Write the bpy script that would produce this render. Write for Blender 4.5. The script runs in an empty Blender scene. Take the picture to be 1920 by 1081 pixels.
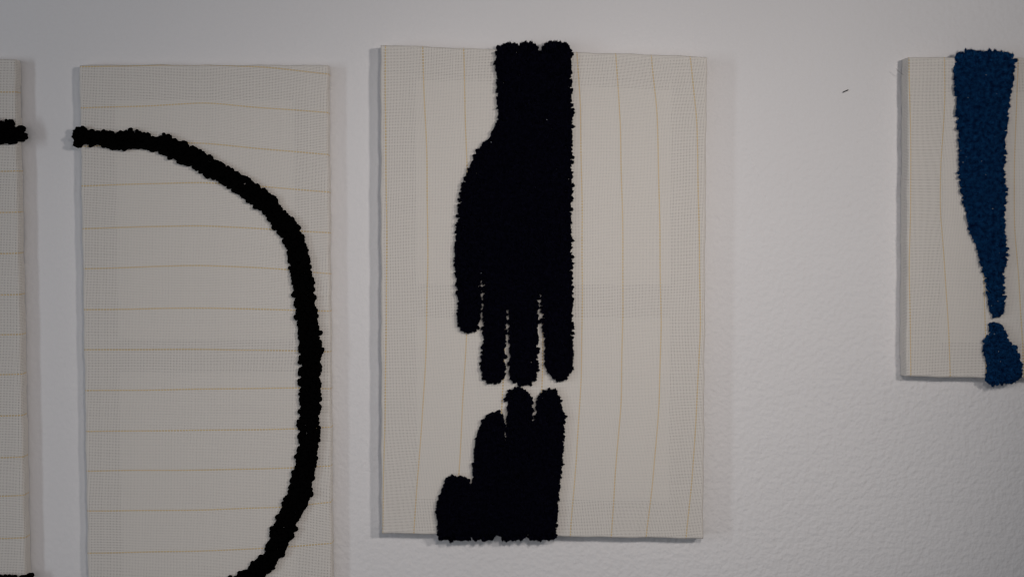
import bpy, math
import numpy as np

rng = np.random.default_rng(7)
S = bpy.context.scene
COL = S.collection

# ------------------------------------------------------------------ camera
PITCH = math.radians(2.5)
DIST = 1.40                      # camera to wall, metres
FPX = 2029.0                     # focal length in photo pixels (1920 wide)
CZ = 1.50 + DIST * math.tan(PITCH)
CAM = np.array([0.0, -DIST, CZ])
cam = bpy.data.cameras.new('camera')
cam.lens = 36.0 * FPX / 1920.0
cam.sensor_width = 36.0
cam.clip_start = 0.02
cam.clip_end = 60.0
cam_ob = bpy.data.objects.new('camera', cam)
cam_ob.location = CAM
cam_ob.rotation_euler = (math.pi / 2 - PITCH, 0, 0)
COL.objects.link(cam_ob)
S.camera = cam_ob

# ------------------------------------------------------------------ world and lamps
w = bpy.data.worlds.new('World')
S.world = w
w.use_nodes = True
w.node_tree.nodes['Background'].inputs[0].default_value = (0.80, 0.90, 1.0, 1)
w.node_tree.nodes['Background'].inputs[1].default_value = 0.067


def lamp(name, loc, target, size, size_y, power, colour, spread=180):
    l = bpy.data.lights.new(name, 'AREA')
    l.shape = 'RECTANGLE' if size_y else 'DISK'
    l.size = size
    if size_y:
        l.size_y = size_y
    l.energy = power
    l.color = colour
    l.spread = math.radians(spread)
    o = bpy.data.objects.new(name, l)
    o.location = loc
    d = np.array(target) - np.array(loc)
    from mathutils import Vector
    o.rotation_euler = Vector(d).to_track_quat('-Z', 'Y').to_euler()
    COL.objects.link(o)
    return o



def spot(name, loc, target, half, power, colour, radius):
    from mathutils import Vector
    l = bpy.data.lights.new(name, 'SPOT')
    l.energy = power
    l.color = colour
    l.spot_size = half * 2
    l.spot_blend = 1.0
    l.shadow_soft_size = radius
    o = bpy.data.objects.new(name, l)
    o.location = loc
    o.rotation_euler = (Vector(target) - Vector(loc)).to_track_quat('-Z', 'Y').to_euler()
    COL.objects.link(o)
    return o


# two warm ceiling spots near the camera, upper middle and upper right, beams crossing on the wall
spot('ceiling_spot', (0.20, -1.28, 1.86), (-0.006, 0, 1.20), 0.64, 15.2, (1.0, 0.935, 0.885), 0.065)
spot('ceiling_spot', (0.80, -1.22, 1.86), (-0.20, 0, 1.80), 0.938, 21.2, (1.0, 0.935, 0.88), 0.065)
# tall window far to the left, raking cool daylight
lamp('window_light', (-3.2, -1.9, 1.50), (0, 0, 1.5), 0.26, 1.7, 16.5, (0.80, 0.91, 1.0))
# unseen broad fill lamp, added left of the camera to lift panel sides
lamp('room_fill', (-1.6, -2.8, 1.7), (0.4, 0, 1.5), 2.4, 2.0, 9.0, (1.0, 0.935, 0.96))

S.view_settings.view_transform = 'Standard'
S.view_settings.look = 'None'
S.view_settings.exposure = 0.0
S.view_settings.gamma = 1.0
S.view_settings.use_curve_mapping = False
S.cycles.max_bounces = 6
S.cycles.pixel_filter_type = 'BLACKMAN_HARRIS'
S.cycles.filter_width = 1.3


# ------------------------------------------------------------------ helpers
def at(px, py, d):
    """photo pixel -> (X, Z) where its ray meets the plane d metres in front of the wall"""
    px = np.asarray(px, float); py = np.asarray(py, float)
    a = (px - 960.0) / FPX
    b = (540.5 - py) / FPX
    dy = math.cos(PITCH) + b * math.sin(PITCH)
    dz = b * math.cos(PITCH) - math.sin(PITCH)
    k = (DIST - d) / dy
    return a * k, CZ + dz * k


def mesh_np(name, V, F, smooth=True):
    V = np.ascontiguousarray(V, dtype=np.float32); F = np.ascontiguousarray(F, dtype=np.int32)
    used = np.zeros(len(V), bool); used[F.ravel()] = True
    remap = np.cumsum(used) - 1
    V = V[used]; F = remap[F].astype(np.int32)
    n, k = F.shape
    me = bpy.data.meshes.new(name)
    me.vertices.add(len(V)); me.vertices.foreach_set('co', V.ravel())
    me.loops.add(n * k); me.loops.foreach_set('vertex_index', F.ravel())
    me.polygons.add(n)
    me.polygons.foreach_set('loop_start', np.arange(n, dtype=np.int32) * k)
    me.update(calc_edges=True)
    me.polygons.foreach_set('use_smooth', np.full(n, smooth))
    me.validate()
    return me


def part(name, me, m, parent, stuff=False, label=None):
    if not me.materials:
        me.materials.append(m)
    o = bpy.data.objects.new(name, me)
    COL.objects.link(o)
    if parent is not None:
        o.parent = parent
        o.matrix_parent_inverse = ROOT_INV[parent.name]
    if stuff:
        o['kind'] = 'stuff'
    if label:
        o['label'] = label
    return o


ROOT_INV = {}


def root(name, loc, label, cat, group=None):
    from mathutils import Matrix
    o = bpy.data.objects.new(name, None)
    o.empty_display_size = 0.05
    o.location = loc
    COL.objects.link(o)
    ROOT_INV[o.name] = Matrix.Translation(loc).inverted()
    o['label'] = label; o['category'] = cat
    if group:
        o['group'] = group
    return o


def box(x0, x1, y0, y1, z0, z1):
    V = np.array([(x, y, z) for x in (x0, x1) for y in (y0, y1) for z in (z0, z1)])
    F = np.array([(0, 1, 3, 2), (4, 6, 7, 5), (0, 4, 5, 1), (2, 3, 7, 6), (0, 2, 6, 4), (1, 5, 7, 3)])
    return V, F


def bar_mesh(name, quad, y0, y1, bev=0.003):
    """a bevelled bar: quad = 4 (x,z) corners counter-clockwise seen from the front"""
    import bmesh
    bm = bmesh.new()
    a = [bm.verts.new((x, y0, z)) for x, z in quad]
    b = [bm.verts.new((x, y1, z)) for x, z in quad]
    bm.faces.new(a); bm.faces.new(b[::-1])
    for i in range(4):
        j = (i + 1) % 4
        bm.faces.new((a[j], a[i], b[i], b[j]))
    bmesh.ops.recalc_face_normals(bm, faces=bm.faces)
    if bev:
        bmesh.ops.bevel(bm, geom=bm.edges[:], offset=bev, segments=1, affect='EDGES')
    me = bpy.data.meshes.new(name); bm.to_mesh(me); bm.free()
    return me


# ------------------------------------------------------------------ materials
def mat(name, col, rough=0.9, spec=0.0, sheen=0.0, sheen_tint=(1, 1, 1)):
    m = bpy.data.materials.new(name); m.use_nodes = True
    b = m.node_tree.nodes['Principled BSDF']
    b.inputs['Base Color'].default_value = (*col, 1)
    b.inputs['Roughness'].default_value = rough
    b.inputs['Specular IOR Level'].default_value = spec
    if sheen:
        b.inputs['Sheen Weight'].default_value = sheen
        b.inputs['Sheen Roughness'].default_value = 0.6
        b.inputs['Sheen Tint'].default_value = (*sheen_tint, 1)
    return m


def N(m, typ, **kw):
    n = m.node_tree.nodes.new(typ)
    for k, v in kw.items():
        if k in n.inputs:
            n.inputs[k].default_value = v
        else:
            setattr(n, k, v)
    return n


def link(m, a, b):
    m.node_tree.links.new(a, b)


def vary(m, lo, hi, scale, detail=3.0, stretch=(1, 1, 1)):
    """colour between lo and hi by object-space noise"""
    tc = N(m, 'ShaderNodeNewGeometry')
    mp = N(m, 'ShaderNodeMapping'); mp.inputs['Scale'].default_value = stretch
    no = N(m, 'ShaderNodeTexNoise', Scale=scale, Detail=detail)
    rp = N(m, 'ShaderNodeValToRGB')
    rp.color_ramp.elements[0].color = (*lo, 1); rp.color_ramp.elements[0].position = 0.3
    rp.color_ramp.elements[1].color = (*hi, 1); rp.color_ramp.elements[1].position = 0.7
    link(m, tc.outputs['Position'], mp.inputs['Vector'])
    link(m, mp.outputs[0], no.inputs['Vector'])
    link(m, no.outputs['Fac'], rp.inputs['Fac'])
    link(m, rp.outputs[0], m.node_tree.nodes['Principled BSDF'].inputs['Base Color'])
    return no


def make_wall_mat():
    m = mat('wall_paint', (0.8, 0.8, 0.79), 0.75, 0.25)
    vary(m, (0.788, 0.768, 0.775), (0.818, 0.799, 0.805), 2.2, 4.0)
    b = m.node_tree.nodes['Principled BSDF']
    g = N(m, 'ShaderNodeNewGeometry')
    n1 = N(m, 'ShaderNodeTexNoise', Scale=140.0, Detail=1.6, Roughness=0.5)
    n2 = N(m, 'ShaderNodeTexNoise', Scale=38.0, Detail=2.0)
    n3 = N(m, 'ShaderNodeTexNoise', Scale=9.0, Detail=2.0)
    for n in (n1, n2, n3):
        link(m, g.outputs['Position'], n.inputs['Vector'])
    r1 = N(m, 'ShaderNodeMapRange'); r1.inputs['From Min'].default_value = 0.2; r1.inputs['From Max'].default_value = 0.8
    link(m, n1.outputs['Fac'], r1.inputs['Value'])
    a1 = N(m, 'ShaderNodeMath', operation='MULTIPLY'); a1.inputs[1].default_value = 1.5
    link(m, r1.outputs[0], a1.inputs[0])
    a2 = N(m, 'ShaderNodeMath', operation='MULTIPLY_ADD'); a2.inputs[1].default_value = 1.0
    link(m, n2.outputs['Fac'], a2.inputs[0]); link(m, a1.outputs[0], a2.inputs[2])
    a3 = N(m, 'ShaderNodeMath', operation='MULTIPLY_ADD'); a3.inputs[1].default_value = 2.2
    link(m, n3.outputs['Fac'], a3.inputs[0]); link(m, a2.outputs[0], a3.inputs[2])
    bp = N(m, 'ShaderNodeBump'); bp.inputs['Strength'].default_value = 0.55; bp.inputs['Distance'].default_value = 0.0014
    link(m, a3.outputs[0], bp.inputs['Height'])
    # bump strength rises towards the lower right of the wall
    sx = N(m, 'ShaderNodeSeparateXYZ'); link(m, g.outputs['Position'], sx.inputs[0])
    df = N(m, 'ShaderNodeMath', operation='SUBTRACT'); link(m, sx.outputs['X'], df.inputs[0]); link(m, sx.outputs['Z'], df.inputs[1])
    mr = N(m, 'ShaderNodeMapRange'); link(m, df.outputs[0], mr.inputs['Value'])
    mr.inputs['From Min'].default_value = -1.75; mr.inputs['From Max'].default_value = -0.85
    mr.inputs['To Min'].default_value = 0.22; mr.inputs['To Max'].default_value = 0.54
    link(m, mr.outputs[0], bp.inputs['Strength'])
    link(m, bp.outputs[0], b.inputs['Normal'])
    return m


M_WALL = make_wall_mat()


def cloth_mat(name, lo, hi):
    m = mat(name, lo, 0.95, 0.0)
    vary(m, lo, hi, 900.0, 2.0)
    nt = m.node_tree
    b = nt.nodes['Principled BSDF']; out = nt.nodes['Material Output']
    tr = nt.nodes.new('ShaderNodeBsdfTranslucent')
    src = b.inputs['Base Color'].links[0].from_socket
    nt.links.new(src, tr.inputs['Color'])
    mx = nt.nodes.new('ShaderNodeMixShader'); mx.inputs[0].default_value = 0.24
    nt.links.new(b.outputs[0], mx.inputs[1]); nt.links.new(tr.outputs[0], mx.inputs[2])
    nt.links.new(mx.outputs[0], out.inputs['Surface'])
    return m


M_CLOTH = cloth_mat('cotton_cloth', (0.915, 0.865, 0.815), (0.945, 0.905, 0.855))
M_GUIDE = cloth_mat('ochre_thread', (0.83, 0.62, 0.30), (0.89, 0.69, 0.38))
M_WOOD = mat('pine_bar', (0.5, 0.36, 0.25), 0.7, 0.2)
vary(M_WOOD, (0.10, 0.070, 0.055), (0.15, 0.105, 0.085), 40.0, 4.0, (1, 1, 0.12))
M_BACK = mat('bounce_cloth', (0.72, 0.70, 0.66), 0.95)  # pale tone of the unseen sheet added to brighten the open weave
vary(M_BACK, (0.54, 0.53, 0.51), (0.62, 0.61, 0.59), 25.0)
M_BLACK = mat('black_yarn', (0.0016, 0.0015, 0.0016), 1.0)
vary(M_BLACK, (0.0010, 0.0010, 0.0011), (0.0026, 0.0023, 0.0022), 500.0)
M_NAVY = mat('navy_wool', (0.002, 0.002, 0.006), 1.0)
vary(M_NAVY, (0.0013, 0.0013, 0.0036), (0.0046, 0.0046, 0.0115), 260.0)
M_BLUE = mat('blue_wool', (0.003, 0.03, 0.11), 1.0)
vary(M_BLUE, (0.0010, 0.0115, 0.050), (0.0090, 0.062, 0.180), 190.0, 4.0)
M_METAL = mat('dark_staple', (0.03, 0.03, 0.035), 0.45, 0.5)
M_LINT = mat('pale_lint', (0.55, 0.58, 0.62), 0.9)
M_SPECK = mat('grey_speck', (0.33, 0.32, 0.31), 0.9)

# ------------------------------------------------------------------ the wall
V, F = box(-3.0, 3.0, 0.0, 0.12, 0.0, 3.0)
wall = part('wall', mesh_np('wall', V, F, False), M_WALL, None)
wall['kind'] = 'structure'


# ------------------------------------------------------------------ a panel
class Panel:
    """A stretched cloth panel: corners in photo pixels on its front plane, thickness t (m)."""
    R = 0.0026

    def __init__(self, tl, tr, br, bl, t):
        self.t = t
        P = [np.array(at(*c, t)) for c in (tl, tr, br, bl)]
        self.tl, self.tr, self.br, self.bl = P

    # edges as linear functions
    def xl(self, Z):
        f = (Z - self.tl[1]) / (self.bl[1] - self.tl[1]); return self.tl[0] + f * (self.bl[0] - self.tl[0])

    def xr(self, Z):
        f = (Z - self.tr[1]) / (self.br[1] - self.tr[1]); return self.tr[0] + f * (self.br[0] - self.tr[0])

    def zt(self, X):
        f = (X - self.tl[0]) / (self.tr[0] - self.tl[0]); return self.tl[1] + f * (self.tr[1] - self.tl[1])

    def zb(self, X):
        f = (X - self.bl[0]) / (self.br[0] - self.bl[0]); return self.bl[1] + f * (self.br[1] - self.bl[1])

    def wrap(self, X, Z, e):
        """cloth point laid flat at (X,Z), offset e off the cloth -> 3D, plus depth fallen on x and z sides"""
        r = self.R
        xl, xr, zt, zb = self.xl(Z), self.xr(Z), self.zt(X), self.zb(X)
        wob = lambda q, ph: 0.00035 * np.sin(q * 95 + ph) + 0.00025 * np.sin(q * 41 + 2 * ph) + 0.00015 * np.sin(q * 210 + 3 * ph)
        xl = xl + wob(Z, 1.0); xr = xr + wob(Z, 2.3); zt = zt + wob(X, 0.4); zb = zb + wob(X, 3.1)
        Xo, Zo = X.copy(), Z.copy()
        Y = np.full_like(X, 0.0) + self.t + e
        drop = np.zeros((2,) + X.shape)

        def side(d):
            a = np.clip(d / r, 0, math.pi / 2)
            rest = np.maximum(d - r * math.pi / 2, 0)
            lat = (r + e) * np.sin(a) - 0.0          # outward from the start of the arc
            dep = (r + e) * (1 - np.cos(a)) + rest
            return lat, dep
        for k, (d, sgn, edge, which) in enumerate((((xl + r) - X, -1, xl, 0), (X - (xr - r), 1, xr, 0),
                                                  (Z - (zt - r), 1, zt, 1), ((zb + r) - Z, -1, zb, 1))):
            m = d > 0
            lat, dep = side(np.maximum(d, 0))
            tgt = Xo if which == 0 else Zo
            tgt[m] = (edge - sgn * r + sgn * lat)[m]
            Y = np.where(m, Y - dep, Y)
            drop[which] = np.where(m, dep, drop[which])
        return np.stack([Xo, -Y, Zo], -1), drop


def bulge(x, y):
    return (0.55 * np.sin(x / 37.0 + y / 61.0) + 0.45 * np.sin(x / 83.0 - y / 29.0 + 1.3)
            + 0.35 * np.sin(x / 19.0 + y / 120.0 + 2.1))


def build_cloth(P, fmap, urange, vrange, gu, gv, parent):
    """woven cloth: threads along v (one per u) and along u (one per v)"""
    u = np.arange(*urange); v = np.arange(*vrange)
    ju = rng.normal(0, 0.022, len(u)); jv = rng.normal(0, 0.022, len(v))
    wu = rng.uniform(0.345, 0.370, len(u)); wv = rng.uniform(0.345, 0.370, len(v))
    h = 0.00017
    arch = 0.00016

    def place(U, Vv, E):
        x, y = fmap(U, Vv)
        X, Z = at(x, y, P.t)
        return P.wrap(X, Z, E)

    def threads(along_v):
        a, b = (u, v) if along_v else (v, u)
        ja, jb, wa = (ju, jv, wu) if along_v else (jv, ju, wv)
        A = (a + ja)[:, None, None] + wa[:, None, None] * np.array([-1, 0, 1.0])[None, None, :]
        B = np.broadcast_to((b + jb)[None, :, None], (len(a), len(b), 3))
        A = np.broadcast_to(A, B.shape)
        sg = np.where((a[:, None] + b[None, :]) % 2 == 0, 1.0, -1.0) * (1 if along_v else -1)
        E = sg[:, :, None] * h + np.array([-arch, 0, -arch])[None, None, :] + rng.normal(0, 0.00003, sg.shape)[:, :, None]
        pos, drop = place(A, B, E) if along_v else place(B, A, E)
        ok = ((-pos[..., 1]) > 0.0006) & ~((drop[0] > P.R * 0.9) & (drop[1] > P.R * 0.9))
        idx = np.arange(A.size).reshape(A.shape)
        q = np.stack([idx[:, :-1, :-1], idx[:, :-1, 1:], idx[:, 1:, 1:], idx[:, 1:, :-1]], -1)   # (a, b-1, 2, 4)
        okf = ok.ravel()[q].all(-1)
        return a, pos.reshape(-1, 3), q, okf

    allV, allF, off = [], [], 0
    guides = []
    for av, gl in ((True, gu), (False, gv)):
        a, pos, q, okf = threads(av)
        gsel = np.isin(a, gl)
        fm = okf.copy(); fm[gsel] = False
        f = q[fm]
        allV.append(pos); allF.append(f + off); off += len(pos)
        for g0 in gl:
            s = a == g0
            fg = okf.copy(); fg[~s] = False
            if fg.sum() > 20:
                guides.append((pos, q[fg]))
    part('woven_cloth', mesh_np('woven_cloth', np.concatenate(allV), np.concatenate(allF)), M_CLOTH, parent, stuff=True)
    for pos, f in guides:
        part('guide_thread', mesh_np('guide_thread', pos, f), M_GUIDE, parent)


def build_frame(P, parent, barw=0.042, cross=None):
    """stretcher bars, optional crossbar (fraction of height) and the added pale backing between them"""
    i = 0.0022
    t = P.t
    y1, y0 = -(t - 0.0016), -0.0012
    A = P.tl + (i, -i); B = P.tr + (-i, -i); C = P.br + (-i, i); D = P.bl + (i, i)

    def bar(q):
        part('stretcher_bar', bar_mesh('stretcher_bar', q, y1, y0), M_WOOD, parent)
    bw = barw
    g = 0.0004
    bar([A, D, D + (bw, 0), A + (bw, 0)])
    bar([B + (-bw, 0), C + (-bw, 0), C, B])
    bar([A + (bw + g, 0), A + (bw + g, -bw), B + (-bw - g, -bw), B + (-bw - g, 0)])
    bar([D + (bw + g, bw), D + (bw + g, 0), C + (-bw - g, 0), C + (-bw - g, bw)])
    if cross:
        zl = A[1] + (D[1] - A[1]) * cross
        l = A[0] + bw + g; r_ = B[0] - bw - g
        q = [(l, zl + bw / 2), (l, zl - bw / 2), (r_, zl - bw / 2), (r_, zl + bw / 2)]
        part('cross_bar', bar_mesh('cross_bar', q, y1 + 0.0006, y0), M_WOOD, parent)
        spans = [(A[1] - bw - g, zl + bw / 2 + g), (zl - bw / 2 - g, D[1] + bw + g)]
    else:
        spans = [(A[1] - bw - g, D[1] + bw + g)]
    x0 = max(A[0], D[0]) + bw + g; x1 = min(B[0], C[0]) - bw - g
    for za, zb in spans:
        q = [(x0, za), (x0, zb), (x1, zb), (x1, za)]
        part('bounce_backing', bar_mesh('bounce_backing', q, -(t - 0.0022), -(t - 0.0032), 0), M_BACK, parent)  # unseen pale sheet, added so cloth between the bars comes out brighter


# ------------------------------------------------------------------ tufted pile
def inside(poly, x, y):
    r = np.zeros(len(x), bool)
    n = len(poly)
    for i in range(n):
        x0, y0 = poly[i]; x1, y1 = poly[(i + 1) % n]
        c = ((y0 > y) != (y1 > y))
        with np.errstate(divide='ignore', invalid='ignore'):
            xi = (x1 - x0) * (y - y0) / (y1 - y0 + 1e-12) + x0
        r ^= c & (x < xi)
    return r


def boundary(poly, x, y):
    """distance to the outline and unit direction from the point to its nearest outline point"""
    best = np.full(len(x), 1e9); dx = np.zeros(len(x)); dy = np.zeros(len(x))
    n = len(poly)
    for i in range(n):
        a = np.array(poly[i], float); b = np.array(poly[(i + 1) % n], float)
        ab = b - a; L = max((ab ** 2).sum(), 1e-9)
        t = np.clip(((x - a[0]) * ab[0] + (y - a[1]) * ab[1]) / L, 0, 1)
        qx = a[0] + t * ab[0] - x; qy = a[1] + t * ab[1] - y
        d = np.hypot(qx, qy)
        m = d < best
        best = np.where(m, d, best); dx = np.where(m, qx, dx); dy = np.where(m, qy, dy)
    return best, dx / np.maximum(best, 1e-6), dy / np.maximum(best, 1e-6)


def extent(poly, x, sgn):
    """highest (sgn 1) or lowest (sgn -1) outline pixel row above each x"""
    best = np.full(len(x), 1e9 * sgn)
    n = len(poly)
    for i in range(n):
        (x0, y0), (x1, y1) = poly[i], poly[(i + 1) % n]
        if x0 == x1:
            continue
        t = (x - x0) / (x1 - x0)
        m = (t >= 0) & (t <= 1)
        yy = y0 + t * (y1 - y0)
        best = np.where(m, np.minimum(best, yy) if sgn > 0 else np.maximum(best, yy), best)
    return np.where(np.abs(best) > 1e8, 0.0 if sgn > 0 else 2000.0, best)


def scatter(poly, step, jit):
    p = np.array(poly, float)
    x0, y0 = p.min(0); x1, y1 = p.max(0)
    ys = np.arange(y0, y1, step * 0.87)
    X, Y = [], []
    for k, y in enumerate(ys):
        xs = np.arange(x0 + (k % 2) * step / 2, x1, step)
        X.append(xs); Y.append(np.full(len(xs), y))
    X = np.concatenate(X); Y = np.concatenate(Y)
    X = X + rng.uniform(-jit, jit, len(X)) * step; Y = Y + rng.uniform(-jit, jit, len(Y)) * step
    m = inside(poly, X, Y)
    return X[m], Y[m]


def tuft_templates(n, cones=9):
    """cut-pile bundles: a sheaf of pointed strands that splay a little at the top. unit height 1, unit radius 1"""
    T = []
    for _ in range(n):
        V, F = [], []
        for c in range(cones):
            a = 2.4 * c + rng.uniform(-0.4, 0.4)
            rr = 0.85 * math.sqrt((c + 0.3) / cones)
            bx, by = rr * math.cos(a), rr * math.sin(a)
            sp = rng.uniform(1.0, 1.5)
            tx, ty = bx * sp + rng.uniform(-.25, .25), by * sp + rng.uniform(-.25, .25)
            h = rng.uniform(0.80, 1.10)
            br = rng.uniform(0.50, 0.68); mr = br * 0.88
            k = len(V)
            for z, rad, cx_, cy_ in ((0.0, br, bx, by), (0.84 * h, mr, bx * .4 + tx * .6, by * .4 + ty * .6)):
                for s_ in range(3):
                    t = 2.0944 * s_ + a
                    V.append((cx_ + rad * math.cos(t), cy_ + rad * math.sin(t), z))
            V.append((tx, ty, h))
            for s_ in range(3):
                n_ = (s_ + 1) % 3
                F += [(k + s_, k + n_, k + 3 + n_), (k + s_, k + 3 + n_, k + 3 + s_), (k + 3 + s_, k + 3 + n_, k + 6)]
        T.append((np.array(V), np.array(F)))
    return T


def knob_templates(n):
    """plump yarn loops: a rounded, slightly twisted bead. unit height 1, unit radius 1"""
    T = []
    sides = 8
    for _ in range(n):
        rings = [(0.0, 1.0), (0.30, 1.0), (0.58, 1.03), (0.80, 0.93), (0.94, 0.58)]
        V = []
        ox, oy = rng.uniform(-.15, .15, 2)
        for z, r in rings:
            for s in range(sides):
                a = 2 * math.pi * s / sides + 0.5 * z
                rr = r * (1 + 0.13 * math.sin(2 * a + 5 * z) + rng.uniform(-.06, .06))
                V.append((rr * math.cos(a) + ox * z, rr * math.sin(a) + oy * z, z))
        V.append((ox, oy, 1.0))
        F = []
        for k in range(len(rings) - 1):
            for s in range(sides):
                a = k * sides + s; b = k * sides + (s + 1) % sides
                F += [(a, b, b + sides), (a, b + sides, a + sides)]
        top = (len(rings) - 1) * sides
        for s in range(sides):
            F.append((top + s, top + (s + 1) % sides, len(V) - 1))
        T.append((np.array(V), np.array(F)))
    return T


TUFTS = tuft_templates(9)
KNOBS = knob_templates(7)


def frames(base, tip):
    ax = tip - base
    L = np.linalg.norm(ax, axis=1)
    w3 = ax / L[:, None]
    ref = np.where(np.abs(w3[:, [1]]) > 0.9, np.array([[1.0, 0, 0]]), np.array([[0, 1.0, 0]]))
    u3 = np.cross(ref, w3); u3 /= np.linalg.norm(u3, axis=1)[:, None]
    v3 = np.cross(w3, u3)
    th = rng.uniform(0, 2 * math.pi, len(base))
    c, s = np.cos(th)[:, None], np.sin(th)[:, None]
    return u3 * c + v3 * s, v3 * c - u3 * s, w3, L


def stamp(templates, base, tip, rad):
    U, Vv, W, L = frames(base, tip)
    which = rng.integers(0, len(templates), len(base))
    AV, AF, off = [], [], 0
    for k, (TV, TF) in enumerate(templates):
        s = np.where(which == k)[0]
        if not len(s):
            continue
        P = (base[s][:, None, :] + TV[None, :, 0:1] * U[s][:, None, :] * rad[s][:, None, None]
             + TV[None, :, 1:2] * Vv[s][:, None, :] * rad[s][:, None, None]
             + TV[None, :, 2:3] * W[s][:, None, :] * L[s][:, None, None])
        f = TF[None] + (np.arange(len(s)) * len(TV))[:, None, None] + off
        AV.append(P.reshape(-1, 3)); AF.append(f.reshape(-1, 3)); off += P.shape[0] * P.shape[1]
    return np.concatenate(AV), np.concatenate(AF)


def hairs(tip, axis, n, length, width):
    """fine single-triangle fibres leaving the tuft heads"""
    b = np.repeat(tip, n, 0); a = np.repeat(axis, n, 0)
    d = a * 0.75 + rng.normal(0, 0.75, b.shape)
    d /= np.linalg.norm(d, axis=1)[:, None]
    ln = length * rng.uniform(0.4, 1.25, len(b))
    sd = np.cross(d, rng.normal(0, 1, b.shape)); sd /= np.linalg.norm(sd, axis=1)[:, None]
    b = b - a * 0.002 * rng.uniform(0, 1, (len(b), 1))
    V = np.stack([b - sd * width, b + sd * width, b + d * ln[:, None]], 1).reshape(-1, 3)
    F = np.arange(len(V)).reshape(-1, 3)
    return V, F


def roots_tips(P, x, y, poly, height, inset, lean, edge_px, shorten=0.0, rag=1.3, clump=0.0007, jit=0.0009):
    d, nx, ny = boundary(poly, x, y)
    # pull outermost roots inwards, then lean them outwards
    sh = np.maximum(inset + rng.normal(0, rag, len(x)) - d, 0)
    xr, yr = x - nx * sh, y - ny * sh
    X, Z = at(xr, yr, P.t + height * 0.6)
    e0 = np.full(len(x), -0.001)
    hh = height * rng.uniform(0.86, 1.12, len(x)) * (1 - shorten * np.exp(-d / edge_px))
    # over the top and bottom edges the pile reaches as far as the outline does
    for edge, sgn in ((P.zt(X), 1), (P.zb(X), -1)):
        near = (Z - edge) * sgn > -0.004
        if near.any():
            ext = extent(poly, xr[near], sgn)
            EX, EZ = at(xr[near], ext, P.t + height * 0.6)
            ov = (EZ - edge[near]) * sgn
            hh[near] = np.clip(ov, 0.0025, 0.018) * rng.uniform(0.85, 1.08, near.sum())
    base, _ = P.wrap(X, Z, e0)
    tip, _ = P.wrap(X, Z, hh)
    # neighbouring tufts lean together in clumps
    tip[:, 0] += clump * (np.sin(x / 5.1 + y / 9.7) + np.sin(x / 11.0 - y / 6.3 + 2.0)) * (d > 5)
    tip[:, 2] += clump * (np.sin(y / 5.7 - x / 8.9 + 1.0) + np.sin(y / 12.0 + x / 7.1)) * (d > 5)
    k = np.exp(-d / edge_px) * lean * rng.uniform(0.2, 1.9, len(x))
    tip[:, 0] += nx * k + rng.normal(0, jit, len(x))
    tip[:, 2] += -ny * k + rng.normal(0, jit, len(x))
    return base, tip, d, hh


def cut_pile(name, P, poly, m, parent, label, step=4.8, height=0.0085, rad=0.0026, fuzz=10, fuzz_len=0.0028, jit=0.0009):
    x, y = scatter(poly, step, 0.24)
    base, tip, d, hh = roots_tips(P, x, y, poly, height, 3.0, 0.0020, 7.0, 0.25, jit=jit)
    rr = rad * rng.uniform(0.85, 1.2, len(x)) * (1 - 0.28 * np.exp(-d / 5.0))
    V, F = stamp(TUFTS, base, tip, rr)
    ax = tip - base; ax /= np.linalg.norm(ax, axis=1)[:, None]
    V2, F2 = hairs(tip, ax, fuzz, fuzz_len, 0.00014)
    ed = d < 9
    V3, F3 = hairs(tip[ed] - ax[ed] * 0.002, ax[ed], 20, fuzz_len * 1.15, 0.00013)
    V4, F4 = hairs(tip[ed], ax[ed], 3, fuzz_len * 1.9, 0.00009)
    V3, F3 = np.concatenate([V3, V4]), np.concatenate([F3, F4 + len(V3)])
    VV = np.concatenate([V, V2, V3]); FF = np.concatenate([F, F2 + len(V), F3 + len(V) + len(V2)])
    me = mesh_np(name, VV, FF)
    o = part(name, me, m, parent, stuff=True, label=label)
    return x, y, tip


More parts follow.
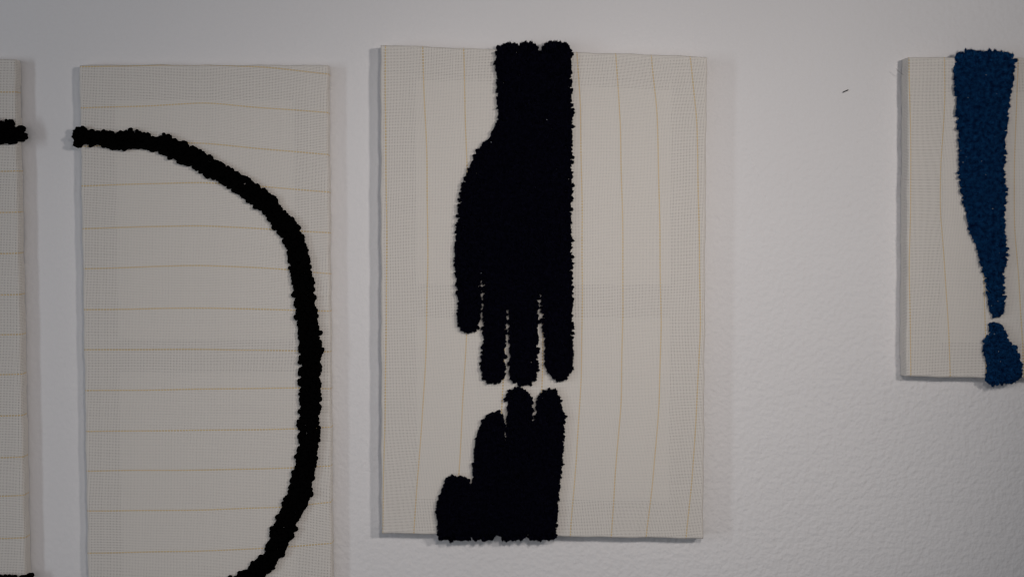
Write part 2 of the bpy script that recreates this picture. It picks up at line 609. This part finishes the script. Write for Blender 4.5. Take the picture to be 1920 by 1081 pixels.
def loop_pile(name, P, poly, m, parent, label, ends=(), step=5.9, height=0.0085, rad=0.0031, single=280):
    """chunky yarn; the loops on the outline stand out one by one and are parts of their own"""
    x, y = scatter(poly, step, 0.30)
    base, tip, d, hh = roots_tips(P, x, y, poly, height, 4.3, 0.0026, 7.0, 0.25, 1.3, 0.0)
    rr = rad * rng.uniform(0.72, 1.25, len(x))
    if ends:
        E = np.array(ends, float)
        bx, bz = at(E[:, 0], E[:, 1], P.t + 0.002); tx, tz = at(E[:, 2], E[:, 3], P.t + 0.003)
        base = np.vstack([base, np.stack([bx, np.full(len(E), -(P.t + 0.001)), bz], 1)])
        tip = np.vstack([tip, np.stack([tx, -(P.t + rng.uniform(0.001, 0.005, len(E))), tz], 1)])
        x = np.append(x, E[:, 0]); y = np.append(y, E[:, 1]); d = np.append(d, np.zeros(len(E)))
        rr = np.append(rr, np.full(len(E), 0.0027))
    vis = (x > -6) & (y < 1090)
    order = np.argsort(np.where(vis, d, 1e6))
    n1 = min(single, int((vis & (d < 5.2)).sum()))
    sel = np.zeros(len(x), bool); sel[order[:n1]] = True
    V, F = stamp(KNOBS, base[~sel], tip[~sel], rr[~sel])
    ax = tip - base; ax /= np.linalg.norm(ax, axis=1)[:, None]
    V2, F2 = hairs(tip, ax, 12, 0.0030, 0.00010)
    part(name, mesh_np(name, np.concatenate([V, V2]), np.concatenate([F, F2 + len(V)])), m, parent, stuff=True, label=label)
    if n1:
        U, Vv, W, L = frames(base, tip)
        from mathutils import Matrix
        for i in np.where(sel)[0]:
            o = part('yarn_loop', KNOB_MESH[int(rng.integers(0, len(KNOB_MESH)))], m, parent)
            mt = Matrix.Identity(4)
            for r_ in range(3):
                mt[r_][0] = U[i][r_] * rr[i]; mt[r_][1] = Vv[i][r_] * rr[i]
                mt[r_][2] = W[i][r_] * L[i]; mt[r_][3] = base[i][r_]
            o.matrix_basis = mt
    return x, y, tip


KNOB_MESH = []
for TV, TF in KNOBS:
    me = mesh_np('yarn_loop', TV, TF); me.materials.append(M_BLACK); KNOB_MESH.append(me)


def lint(parent, tips, n, m=None):
    k = rng.choice(len(tips), n, replace=False)
    b = tips[k] + np.array([0, -0.0009, 0])
    d = rng.normal(0, 1, b.shape) * np.array([1, 0.2, 1]); d /= np.linalg.norm(d, axis=1)[:, None]
    sd = np.cross(d, np.array([[0, 1.0, 0]])); sd /= np.linalg.norm(sd, axis=1)[:, None]
    ln = rng.uniform(0.0006, 0.0017, n)[:, None]; wd = 0.00022
    V = np.stack([b - sd * wd, b + sd * wd, b + d * ln + sd * wd * .6, b + d * ln - sd * wd * .6], 1).reshape(-1, 3)
    part('lint', mesh_np('lint', V, np.arange(len(V)).reshape(-1, 4)), M_LINT, parent, stuff=True)


def pl(pts, q):
    p = np.array(sorted(pts), float)
    # extend linearly past both ends, then smooth the polyline into a gentle curve
    n = len(p)
    s0 = (p[1, 1] - p[0, 1]) / (p[1, 0] - p[0, 0]); s1 = (p[-1, 1] - p[-2, 1]) / (p[-1, 0] - p[-2, 0])
    p = np.vstack([[p[0, 0] - 200, p[0, 1] - 60 * s0], p, [p[-1, 0] + 200, p[-1, 1] + 60 * s1]])
    g = np.arange(p[0, 0], p[-1, 0], 4.0)
    v = np.interp(g, p[:, 0], p[:, 1])
    k = np.hanning(25); k /= k.sum()
    v = np.convolve(np.pad(v, 12, mode='edge'), k, 'valid')
    return np.interp(q, g, v)


PXT = 2.78        # photo pixels per thread
GI = 26           # threads between guide lines


def vertical_map(guides, k0, ytop, slope_top, slope_bot, xref, height):
    """guides: list of [(y, x)...] polylines, numbered from k0"""
    gs = guides

    def f(U, V):
        U = np.asarray(U, float); V = np.asarray(V, float)
        shp = np.broadcast(U, V).shape
        U = np.broadcast_to(U, shp); V = np.broadcast_to(V, shp)
        xa = xref + U * PXT
        fr = V * PXT / height
        y = ytop + V * PXT + (xa - xref) * (slope_top * (1 - fr) + slope_bot * fr)
        G = np.stack([pl(g, y) for g in gs], 0)
        k = U / GI - k0
        k_ = np.clip(np.floor(k).astype(int), 0, len(gs) - 2)
        a = np.take_along_axis(G, k_[None], 0)[0]; b = np.take_along_axis(G, k_[None] + 1, 0)[0]
        x = a + (b - a) * (k - k_)
        bl = bulge(x, y)
        return x + bl * 0.7, y + bulge(y + 300, x) * 1.1
    return f


def horizontal_map(guides, xleft, lean, yref):
    def f(U, V):
        U = np.asarray(U, float); V = np.asarray(V, float)
        shp = np.broadcast(U, V).shape
        U = np.broadcast_to(U, shp); V = np.broadcast_to(V, shp)
        ya = yref + V * PXT
        x = xleft + U * PXT + lean * (ya - yref)
        G = np.stack([pl(g, x) for g in guides], 0)
        k = V / GI
        k_ = np.clip(np.floor(k).astype(int), 0, len(guides) - 2)
        a = np.take_along_axis(G, k_[None], 0)[0]; b = np.take_along_axis(G, k_[None] + 1, 0)[0]
        y = a + (b - a) * (k - k_)
        return x + bulge(x, y) * 0.9, y + bulge(y + 90, x) * 0.6
    return f


def glist(ks):
    r = []
    for k in ks:
        r += [k * GI]
    return np.array(r, int)


NO = np.array([], int)
T_THICK, T_THIN = 0.0235, 0.0145

# ================================================================== canvas with two navy hands
PC = Panel((713, 84), (1326, 106), (1319, 1010), (715, 1000), T_THICK)
cx, cz = at(1016, 1005, 0)
canvas = root('tufted_canvas', (float(cx), 0, float(cz)),
              'large cream canvas with two navy black tufted hands, fingertips almost touching', 'canvas',
              'tufted canvases hanging on the wall')
gA = [(80, 722), (300, 724), (500, 725), (700, 723), (900, 719), (1000, 718)]
gB = [(80, 792), (110, 793), (300, 800), (500, 803), (700, 797), (900, 783), (1000, 775)]
gC = [(80, 869), (110, 870), (250, 873), (350, 877), (550, 878), (700, 871), (800, 866), (900, 860), (1000, 850)]
gF = [(80, 1081), (110, 1083), (200, 1088), (400, 1092), (560, 1091), (700, 1090), (850, 1082), (960, 1072), (1010, 1069)]
gG = [(90, 1153), (110, 1155), (250, 1164), (450, 1168), (600, 1168), (750, 1165), (900, 1152), (1010, 1146)]
gH = [(90, 1220), (110, 1222), (200, 1232), (400, 1236), (600, 1240), (750, 1236), (900, 1225), (1010, 1211)]
gI = [(100, 1293), (130, 1297), (220, 1306), (400, 1311), (600, 1313), (750, 1307), (900, 1298), (1010, 1285)]
ysamp = np.arange(40, 1060, 40)


def mixg(a, b, f):
    return [(y, pl(a, y) * (1 - f) + pl(b, y) * f) for y in ysamp]


def shift(g, dx):
    return [(y, x + dx) for y, x in g]


gc = [shift(gA, -72), gA, gB, gC, mixg(gC, gF, 1 / 3), mixg(gC, gF, 2 / 3), gF, gG, gH, gI, shift(gI, 73)]
fC = vertical_map(gc, -1, 84, 0.036, 0.0155, 720, 920)
build_frame(PC, canvas, cross=0.52)
build_cloth(PC, fC, (-18, 232), (-17, 350), glist(range(0, 9)), NO, canvas)

HAND_UP = [(932, 96), (931, 84), (942, 85), (951, 79), (965, 80), (974, 88), (979, 81), (990, 79), (1002, 80), (1007, 90), (1011, 97),
           (1017, 92), (1024, 84), (1031, 76), (1046, 76), (1060, 79), (1067, 86), (1071, 95),
           (1070, 150), (1073, 220), (1071, 300), (1072, 350), (1070, 420), (1071, 480), (1073, 560), (1073, 640), (1075, 684),
           (1069, 702), (1056, 711), (1043, 712), (1030, 703), (1023, 688), (1022, 655), (1019, 615), (1017, 575), (1014, 552),
           (1009, 552), (1008, 600), (1008, 640), (1008, 690), (1005, 711), (992, 720), (973, 721), (960, 714), (956, 698), (956, 640), (955, 600), (953, 578),
           (948, 578), (947, 640), (945, 675), (947, 690), (946, 710), (935, 716), (916, 720), (906, 708), (902, 688), (906, 640), (907, 600), (907, 560), (906, 522),
           (901, 522), (901, 560), (900, 588), (898, 604), (892, 622), (870, 623), (859, 614), (858, 590), (860, 570), (857, 530), (855, 500), (853, 470),
           (857, 440), (860, 390), (866, 350), (877, 322), (888, 300), (893, 284), (905, 272), (920, 255), (931, 232), (935, 208), (933, 170), (931, 130), (929, 115)]
HAND_LOW = [(952, 760), (951, 738), (956, 731), (972, 726), (984, 728), (992, 738), (998, 754), (1000, 792), (1004, 792), (1006, 752), (1013, 738), (1026, 729), (1041, 731),
            (1050, 742), (1055, 760), (1059, 785), (1056, 830), (1054, 870), (1050, 902), (1046, 940), (1043, 975), (1039, 1010), (1030, 1014), (1001, 1014),
            (990, 1004), (982, 1010), (965, 1013), (950, 1017), (939, 1006), (931, 999), (922, 1011), (895, 1014), (887, 1006), (873, 1014), (826, 1014), (821, 1000),
            (820, 955), (824, 940), (828, 920), (833, 905), (841, 894), (855, 892), (868, 893), (876, 899), (883, 909), (887, 885), (891, 840), (893, 820),
            (899, 797), (910, 781), (922, 773), (933, 771), (942, 777), (946, 790), (946, 852), (950, 852), (951, 790)]
_, _, tp = cut_pile('tufted_hand', PC, HAND_UP, M_NAVY, canvas, 'navy black wool forearm and hand reaching down from the top edge')
lint(canvas, tp, 3)
cut_pile('tufted_hand', PC, HAND_LOW, M_NAVY, canvas, 'navy black wool fingers reaching up from the bottom edge')

# ================================================================== canvas with the black arc
PD = Panel((148, 121), (615, 122), (623.5, 1190), (165.8, 1190), T_THIN)
cx, cz = at(395, 1188, 0)
arc = root('tufted_canvas', (float(cx), 0, float(cz)),
           'tall cream canvas with thick black yarn arc curving like the right half of a D', 'canvas',
           'tufted canvases hanging on the wall')
gd = [[(150, 125), (390, 121), (500, 126), (615, 139)],
      [(150, 203), (270, 199), (390, 192), (500, 203), (620, 212)],
      [(150, 275), (260, 271), (370, 268), (480, 278), (620, 290)],
      [(150, 348), (370, 342), (480, 348), (620, 361)],
      [(150, 429), (375, 422), (500, 429), (620, 437)],
      [(150, 504), (370, 497), (540, 505), (620, 513)],
      [(150, 580), (400, 577), (620, 583)],
      [(150, 656), (400, 654), (620, 659)],
      [(150, 732), (400, 729), (560, 727), (620, 728)],
      [(150, 808), (400, 806), (560, 803), (625, 800)],
      [(150, 883), (400, 880), (560, 876), (625, 873)],
      [(150, 957), (400, 955), (540, 950), (625, 940)],
      [(150, 1036), (350, 1033), (480, 1028), (625, 1017)],
      [(150, 1110), (400, 1104), (625, 1092)],
      [(150, 1184), (400, 1180), (625, 1170)]]


def hs(g, dy):
    return [(x, y + dy) for x, y in g]


gd_full = gd + [hs(gd[-1], 75), hs(gd[-1], 150)]
fD = horizontal_map(gd_full, 148, 0.0155, 121)
build_frame(PD, arc, cross=0.505)
build_cloth(PD, fD, (-11, 182), (-12, 400), NO, glist(range(0, 15)), arc)

OUT = [(142, 240), (152, 238), (165, 243), (178, 241), (188, 247), (200, 246), (215, 247), (230, 243), (245, 246), (266, 249), (290, 255), (314, 254), (330, 262), (345, 268), (370, 281),
       (390, 290), (407, 300), (425, 312), (444, 323), (462, 333), (478, 345), (492, 352), (506, 364), (519, 372), (519, 383), (535, 396), (551, 411), (558, 426), (567, 445), (575, 470),
       (582, 496), (584, 515), (587, 540), (592, 580), (596, 615), (600, 640), (605, 655), (601, 672), (600, 700), (601, 735), (598, 780), (599, 810), (596, 838), (592, 863),
       (588, 885), (584, 905), (585, 925), (575, 943), (567, 962), (556, 982), (548, 1000), (540, 1018), (530, 1040), (515, 1058), (500, 1078), (470, 1100), (430, 1122), (370, 1136), (250, 1142), (142, 1142)]
INN = [(142, 1104), (250, 1102), (340, 1098), (400, 1091), (440, 1080), (464, 1065), (476, 1050), (487, 1044), (502, 1018), (512, 992), (520, 968), (527, 950), (536, 930), (545, 901), (555, 863), (560, 835), (561, 777),
       (562, 740), (562, 699), (561, 660), (558, 620), (553, 580), (549, 540), (543, 500), (540, 470), (530, 445), (511, 427), (503, 412), (492, 396), (480, 389), (466, 382), (460, 372), (440, 361), (418, 344),
       (400, 335), (375, 324), (351, 311), (330, 302), (314, 293), (296, 286), (266, 279), (240, 276), (215, 282), (198, 275), (178, 271), (160, 270), (146, 276), (137, 270), (144, 262), (134, 257), (140, 248)]
loop_pile('tufted_arc', PD, OUT + INN, M_BLACK, arc, 'thick black looped yarn line bending down the right side',
          ends=[(152, 246, 145, 238), (152, 254, 134, 257), (152, 264, 137, 273), (150, 262, 141, 266), (156, 247, 153, 238)])

# ================================================================== canvas cut off by the left edge of the photo
PL = Panel((-180, 109), (29, 111), (51, 1190), (-166, 1190), T_THIN)
cx, cz = at(-60, 1188, 0)
left = root('tufted_canvas', (float(cx), 0, float(cz)),
            'cream canvas at the far left edge with short black yarn ends', 'canvas',
            'tufted canvases hanging on the wall')
gy = [96, 173, 248, 322, 398, 475, 553, 627, 702, 780, 857, 929, 1009, 1085, 1160, 1235, 1310]
gl_ = [[(-260, y - 3), (-100, y - 1), (0, y), (20, y), (50, y - 2)] for y in gy]
fL = horizontal_map(gl_, -180, 0.0195, 96)
build_frame(PL, left, cross=0.51)
build_cloth(PL, fL, (-11, 90), (-8, 410), NO, glist(range(1, 16)), left)
STUB = [(-175, 236), (-100, 230), (-40, 229), (-10, 226), (5, 229), (14, 226), (24, 228), (27, 240), (34, 238), (40, 234), (44, 239), (36, 247), (46, 252), (45, 259), (42, 266), (34, 262), (22, 270),
        (10, 267), (-5, 271), (-40, 269), (-100, 270), (-175, 276)]
loop_pile('tufted_line', PL, STUB, M_BLACK, left, 'frayed end of a black looped yarn line', ends=[(26, 247, 39, 236), (28, 254, 43, 252), (28, 258, 40, 264), (22, 236, 24, 227)], single=60)
STUB2 = [(-165, 1078), (-100, 1080), (0, 1079), (23, 1079), (36, 1083), (50, 1077), (54, 1084), (50, 1098), (20, 1112), (-100, 1116), (-165, 1112)]
loop_pile('tufted_line', PL, STUB2, M_BLACK, left, 'end of a black looped yarn line at the bottom corner', ends=[(40, 1090, 51, 1077), (20, 1088, 22, 1078)], single=40)

# ================================================================== canvas with the blue stroke, cut off by the right edge
PR = Panel((1703, 107), (2040, 108), (2037, 711), (1699, 706), T_THICK)
cx, cz = at(1900, 708, 0)
right = root('tufted_canvas', (float(cx), 0, float(cz)),
             'cream canvas at the right edge with royal blue tufted stroke above a blue blob', 'canvas',
             'tufted canvases hanging on the wall')
r0 = [(100, 1705), (300, 1708), (500, 1705), (700, 1708)]
r1 = [(100, 1771), (180, 1772), (300, 1764), (400, 1763), (450, 1768), (500, 1772), (600, 1777), (700, 1782)]
r2 = [(100, 1842), (300, 1838), (450, 1842), (560, 1846), (700, 1850)]
r3 = [(100, 1909), (200, 1907), (300, 1902), (430, 1902), (540, 1912), (640, 1917), (700, 1919)]
gr = [shift(r0, -70), r0, r1, r2, r3, shift(r3, 72), shift(r3, 144), shift(r3, 216), shift(r3, 290)]
fR = vertical_map(gr, -1, 107, 0.003, 0.012, 1706, 602)
build_frame(PR, right)
build_cloth(PR, fR, (-18, 141), (-17, 236), glist(range(0, 6)), NO, right)
BLUE_UP = [(1791, 127), (1795, 106), (1803, 98), (1826, 94), (1841, 96), (1860, 96), (1873, 96), (1890, 99), (1903, 101), (1902, 120), (1900, 147), (1895, 173), (1888, 226), (1884, 262), (1883, 300),
           (1883, 330), (1886, 356), (1883, 400), (1884, 433), (1886, 461), (1885, 502), (1881, 514), (1881, 558), (1884, 574), (1877, 591), (1872, 596), (1864, 591), (1857, 583), (1856, 571), (1854, 556), (1851, 530),
           (1846, 508), (1841, 489), (1830, 455), (1821, 436), (1815, 413), (1812, 393), (1803, 353), (1801, 326), (1800, 260), (1796, 207), (1794, 170)]
BLUE_LOW = [(1859, 609), (1866, 606), (1875, 607), (1884, 618), (1892, 637), (1904, 653), (1911, 672), (1916, 687), (1918, 703), (1907, 719), (1892, 718), (1870, 721), (1857, 716), (1850, 708), (1853, 695), (1851, 672),
            (1844, 650), (1849, 634), (1859, 623), (1857, 615)]
_, _, tp = cut_pile('tufted_stroke', PR, BLUE_UP, M_BLUE, right, 'long royal blue wool stroke tapering downwards', fuzz=40, fuzz_len=0.0034, jit=0.0010)
lint(right, tp, 16)
_, _, tp = cut_pile('tufted_blob', PR, BLUE_LOW, M_BLUE, right, 'small royal blue wool blob hanging over the bottom edge', fuzz=40, fuzz_len=0.0034, jit=0.0010)
lint(right, tp, 6)


# ------------------------------------------------------------------ small things
def tube(name, pts, rad, sides=5):
    pts = np.array(pts, float)
    tg = np.gradient(pts, axis=0); tg /= np.linalg.norm(tg, axis=1)[:, None]
    ref = np.array([0, 1.0, 0]); a = np.cross(tg, ref)
    a /= np.maximum(np.linalg.norm(a, axis=1)[:, None], 1e-6); b = np.cross(tg, a)
    V = []
    for i in range(len(pts)):
        for s in range(sides):
            t = 2 * math.pi * s / sides
            V.append(pts[i] + rad * (math.cos(t) * a[i] + math.sin(t) * b[i]))
    F = [(i * sides + s, i * sides + (s + 1) % sides, (i + 1) * sides + (s + 1) % sides, (i + 1) * sides + s)
         for i in range(len(pts) - 1) for s in range(sides)]
    return mesh_np(name, np.array(V), np.array(F))


def wp(px, py, d):
    X, Z = at(px, py, d)
    return (float(X), -d, float(Z))


# loose thread ends
part('loose_thread', tube('loose_thread', [wp(1694, 140, 0.012), wp(1688, 137, 0.013), wp(1683, 132, 0.014), wp(1680, 129, 0.015)], 0.00022), M_SPECK, right)
part('loose_thread', tube('loose_thread', [wp(612, 164, 0.010), wp(618, 164, 0.011), wp(623, 163.5, 0.012)], 0.0004), M_CLOTH, arc)

# staple left in the wall
staple = part('staple', tube('staple', [wp(1581, 173.5, -0.001), wp(1581, 173, 0.0016), wp(1583, 171.8, 0.0019), wp(1588, 169.7, 0.0019), wp(1590, 168.9, 0.0016), wp(1590, 168.7, -0.001)], 0.0007, 6), M_METAL, None)
staple['label'] = 'tiny dark metal staple stuck in the bare white wall'
staple['category'] = 'staple'
